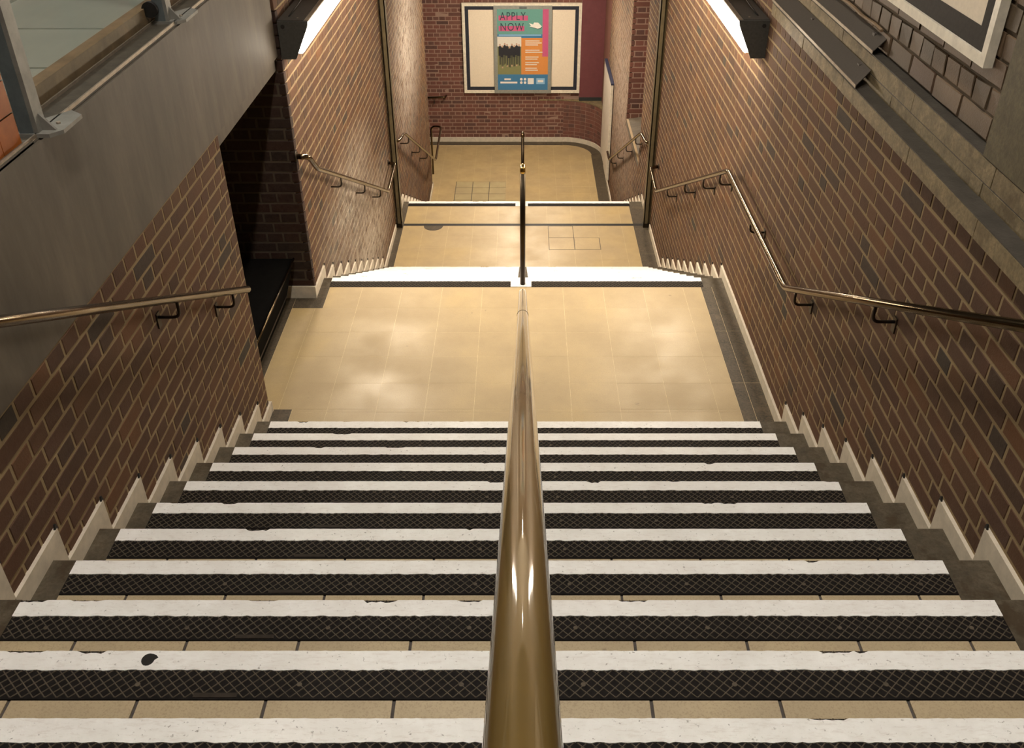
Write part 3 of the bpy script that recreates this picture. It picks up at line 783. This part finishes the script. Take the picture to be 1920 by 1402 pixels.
# ------------------------------------------------------------ black flared bin in the recess
bn = thing('storage_bin', 'black lidded bin with worn metal rim in the dark side recess', 'bin', (-2.0, 4.95, L1))
part('body', MB().quadbox([(-2.35, 4.36, L1), (-1.625, 4.36, L1), (-1.625, 5.52, L1), (-2.35, 5.52, L1), (-2.4, 4.34, -2.90), (-1.55, 4.34, -2.90), (-1.55, 5.58, -2.90), (-2.4, 5.58, -2.90)]), 'black_box', bn)
part('lid', MB().box(-2.41, -1.545, 4.34, 5.585, -2.90, -2.885), 'black_box', bn)
part('rim', MB().tube([(-1.54, 4.34, -2.885), (-1.54, 5.585, -2.885)], .008, 8), 'bronze', bn, 'worn metal rim')
part('lower_rail', MB().box(-1.628, -1.606, 4.36, 5.53, -3.14, -3.125), 'bracket', bn)

# ------------------------------------------------------------ sloping steel covers on the ledges
def tray(label, xo, xi, zo, zi, y0, y1, yi):
    rt = thing('ledge_cover', label, 'cover', (xo, y0, zo))
    t = .004
    part('sheet', MB().quadbox([(xo, y0, zo), (xi, yi, zi), (xi, y1, zi), (xo, y1, zo), (xo, y0, zo + t), (xi, yi, zi + t), (xi, y1, zi + t), (xo, y1, zo + t)]), 'tray', rt)
    part('lip', MB().box(xo - .003, xo, y0, y1, zo - .008, zo + t + .001), 'edge', rt, 'bright bare metal lip')
    part('support', MB().box(xi - .02, xi, yi + .1, yi + .13, zo - .02, zi).box(xi - .02, xi, yi + .9, yi + .93, zo - .02, zi), 'tray', rt)
tray('lower sloping grey steel cover on the right stone ledge', 1.420, 1.495, -1.222, -1.178, 3.955, 5.55, 4.02)
tray('upper sloping grey steel cover against the weathered brick', 1.490, 1.545, -1.100, -1.055, 4.03, 5.55, 4.05)
cb = thing('wall_cable', 'thin brown cable along the weathered brick above the upper steel cover', 'cable', (1.53, 4.2, -1.02))
part('cable', MB().tube([(1.535, 4.1 + .1 * i, -1.03 + .004 * math.sin(i * 1.7)) for i in range(15)], .007, 8), 'kerb', cb)
pp = thing('conduit', 'black vertical conduit with clamp block behind the right lamp', 'pipe', (1.49, 5.58, -1.2))
part('pipe', MB().tube([(1.475, 5.585, -1.24), (1.475, 5.585, -.62)], .011, 10), 'rubber', pp)
part('clamp', MB().box(1.437, 1.487, 5.565, 5.60, -1.30, -1.235), 'rubber', pp)

# ------------------------------------------------------------ framed board on the upper right wall
fx = X3 - .004
pf = thing('picture_frame', 'large cream framed board with black border on the right weathered wall', 'frame', (fx, 4, -.9))
ya, yb, za, zb = 3.085, 5.4, -.895, .6
def ring(x0, x1, ya, yb, za, zb, t): return MB().box(x0, x1, ya, yb, za, za + t).box(x0, x1, ya, yb, zb - t, zb).box(x0, x1, ya, ya + t, za + t, zb - t).box(x0, x1, yb - t, yb, za + t, zb - t)
part('frame', ring(1.512, fx, ya, yb, za, zb, .036), 'white_frame', pf)
part('border', ring(1.522, fx, ya + .036, yb - .036, za + .036, zb - .036, .072), 'mat_black', pf, 'black border')
part('panel', MB().box(1.524, fx, ya + .108, yb - .108, za + .108, zb - .108), 'cream', pf, 'cream panel')

# ------------------------------------------------------------ far wall: framed board, notice case and poster
yf = YF - .0
def fb(x0, x1, z0, z1, d0, d1): return MB().box(x0, x1, yf - d1, yf - d0, z0, z1)
def ringf(x0, x1, z0, z1, t, d0, d1): return MB().box(x0, x1, yf - d1, yf - d0, z0, z0 + t).box(x0, x1, yf - d1, yf - d0, z1 - t, z1).box(x0, x0 + t, yf - d1, yf - d0, z0 + t, z1 - t).box(x1 - t, x1, yf - d1, yf - d0, z0 + t, z1 - t)
q = thing('display_board', 'wide cream board with navy border on the far brick wall behind the poster', 'frame', (0, yf, -5.33))
part('frame', ringf(-1.06, 1.03, -5.335, -3.775, .05, -.01, .045), 'white_frame', q)
part('border', ringf(-1.01, .98, -5.285, -3.825, .062, -.01, .03), 'navy', q, 'navy black border')
part('panel', fb(-.948, .918, -5.223, -3.887, -.01, .026), 'cream', q, 'cream panel')
nc = thing('poster_case', 'grey metal poster case with a colourful APPLY NOW poster on the far wall', 'poster', (0, yf, -5.33))
PX0, PX1, PZ0, PZ1 = -.508, .512, -5.33, -3.815
part('case', fb(PX0, PX1, PZ0, PZ1, .0465, .075), 'silver', nc)
part('latch', fb(-.06, .07, -3.862, -3.826, .075, .085), 'steel', nc)
px0, px1, pz0, pz1 = -.447, .452, -5.268, -3.868
po = part('poster', fb(px0, px1, pz0, pz1, .07, .0765), 'blueprint', nc)
PWd, PH = px1 - px0, pz1 - pz0
lay = [0]
def pr(u0, u1, v0, v1, mat, lv=1, name='print'):
    """patch of the print in poster fractions (v from the top)"""
    d = .0765 + .0008 * lv
    return MB().box(px0 + u0 * PWd, px0 + u1 * PWd, yf - d, yf - .07, pz1 - v1 * PH, pz1 - v0 * PH).build(name, M[mat], po)
for o in (pr(0, .885, 0, .30, 'teal'), pr(.885, 1, 0, .575, 'pink', 2), pr(.03, .86, .303, .318, 'paleblue', 2), pr(0, .47, .33, .80, 'grassprint'),
          pr(0, .47, .33, .45, 'skyprint', 2), pr(.47, 1, .345, .80, 'orangeprint'), pr(.03, .60, .075, .135, 'pink', 2), pr(.03, .53, .20, .262, 'pink', 2),
          pr(.05, .39, .892, .915, 'whiteprint', 2), pr(.13, .26, .852, .872, 'whiteprint', 2), pr(.60, .72, .848, .925, 'whiteprint', 2), pr(.77, .94, .848, .925, 'paleblue', 2), pr(.80, .91, .872, .90, 'whiteprint', 3)):
    o.matrix_parent_inverse = Matrix.Identity(4)
for (a, b, v) in ((.55, .83, .375), (.55, .87, .40), (.55, .80, .425), (.55, .83, .49), (.55, .89, .515), (.55, .81, .575), (.55, .79, .60), (.55, .82, .645), (.55, .78, .67), (.55, .78, .715), (.55, .80, .74)):
    pr(a, b, v, v + .012, 'skyprint', 3, 'text_line')
rnd = random.Random(3)
mb = MB(); hd = MB()
for i in range(9):
    cx = px0 + (.05 + .047 * i) * PWd; top = pz1 - (.41 + rnd.uniform(0, .05)) * PH; yy = yf - .0785 - .0001 * i
    h = .26 * PH
    mb.prism([(cx - .025, top - h * .55), (cx - .026, top - .05), (cx - .012, top - .028), (cx + .012, top - .028), (cx + .024, top - .05), (cx + .022, top - h * .55)], yy, yy + .002, 1)
    for q in (-.012, .005): mb.prism([(cx + q, top - h * rnd.uniform(.9, 1.05)), (cx + q, top - h * .54), (cx + q + .013, top - h * .54), (cx + q + .012, top - h)], yy, yy + .002, 1)
    if i % 2: hd.prism([(cx - .012, top - h * 1.08), (cx + .012, top - h * 1.08), (cx + .012, top - h), (cx - .012, top - h)], yy, yy + .002, 1)
    hd.prism([(cx + .016 * math.cos(t), top - .012 + .02 * math.sin(t)) for t in [2 * PI * k / 8 for k in range(8)]], yy, yy + .002, 1)
mb.build('printed_group', M['darkprint'], po); hd.build('printed_faces', M['skinprint'], po)
dots = MB()
for a in (.47, .545):
    for v in (.862, .905):
        c = (px0 + a * PWd, pz1 - v * PH); dots.prism([(c[0] + .024 * math.cos(t), c[1] + .024 * math.sin(t)) for t in [2 * PI * k / 12 for k in range(12)]], yf - .079, yf - .076, 1)
dots.build('printed_dots', M['whiteprint'], po)
hp = lambda pts: [(px0 + a * PWd, pz1 - v * PH) for a, v in pts]
MB().prism(hp([(.62, .165), (.70, .182), (.72, .158), (.80, .16), (.87, .205), (.84, .225), (.79, .232), (.63, .205), (.66, .198)]), yf - .0788, yf - .076, 1).build('printed_hand_shadow', M['inkprint'], po).location = (.006, 0, -.010)
MB().prism(hp([(.62, .165), (.70, .182), (.72, .158), (.80, .16), (.87, .205), (.84, .225), (.79, .232), (.63, .205), (.66, .198)]), yf - .0796, yf - .076, 1).build('printed_hand', M['whiteprint'], po)
def word(txt, x, z, size, mat, lv=3, wfit=None):
    cu = bpy.data.curves.new('text', 'FONT'); cu.body = txt; cu.size = size; cu.space_character = 1.18; cu.extrude = .0004; cu.resolution_u = 4
    ob = bpy.data.objects.new('text', cu); COL.objects.link(ob)
    bpy.context.view_layer.update()
    me = bpy.data.meshes.new_from_object(ob.evaluated_get(bpy.context.evaluated_depsgraph_get())); bpy.data.objects.remove(ob)
    sx = 1.0
    if wfit: sx = wfit / (max(v.co.x for v in me.vertices) - min(v.co.x for v in me.vertices))
    for v in me.vertices: v.co.x *= sx
    me.materials.clear(); me.materials.append(M[mat])
    o = link('lettering', me, po, (x, yf - .0765 - .0008 * lv, z)); o.rotation_euler = (PI / 2, 0, 0)
    return o
word('APPLY', px0 + .055 * PWd, pz1 - .128 * PH, .19, 'inkprint', 3, .50 * PWd)
word('NOW', px0 + .055 * PWd, pz1 - .256 * PH, .19, 'inkprint', 3, .45 * PWd)

# ------------------------------------------------------------ leaning white board on the right of the hall
bd = thing('notice_board', 'tall whitish board standing against the right wall of the lower hall', 'board', (1.40, 15.3, -6.1))
part('panel', MB().box(1.395, 1.43, 14.64, 16.0, -6.09, -4.50), 'board', bd)
part('edge', MB().box(1.388, 1.43, 14.615, 14.64, -6.09, -4.50), 'white_frame', bd, 'pale near edge')
part('top_trim', MB().box(1.39, 1.438, 14.60, 16.0, -4.50, -4.475), 'blue', bd, 'dark blue top trim')
# ------------------------------------------------------------ chewing gum on a stripe
st9 = [o for o in fl1.children][9]
MB().prism([(-.885 + .019 * math.cos(t) * (1.25 if math.cos(t) > 0 and math.sin(t) > 0 else .8), -.027 + .017 * math.sin(t)) for t in [2 * PI * k / 16 for k in range(16)]], .004, .0062, 2).build('gum_spot', M['rubber'], st9)
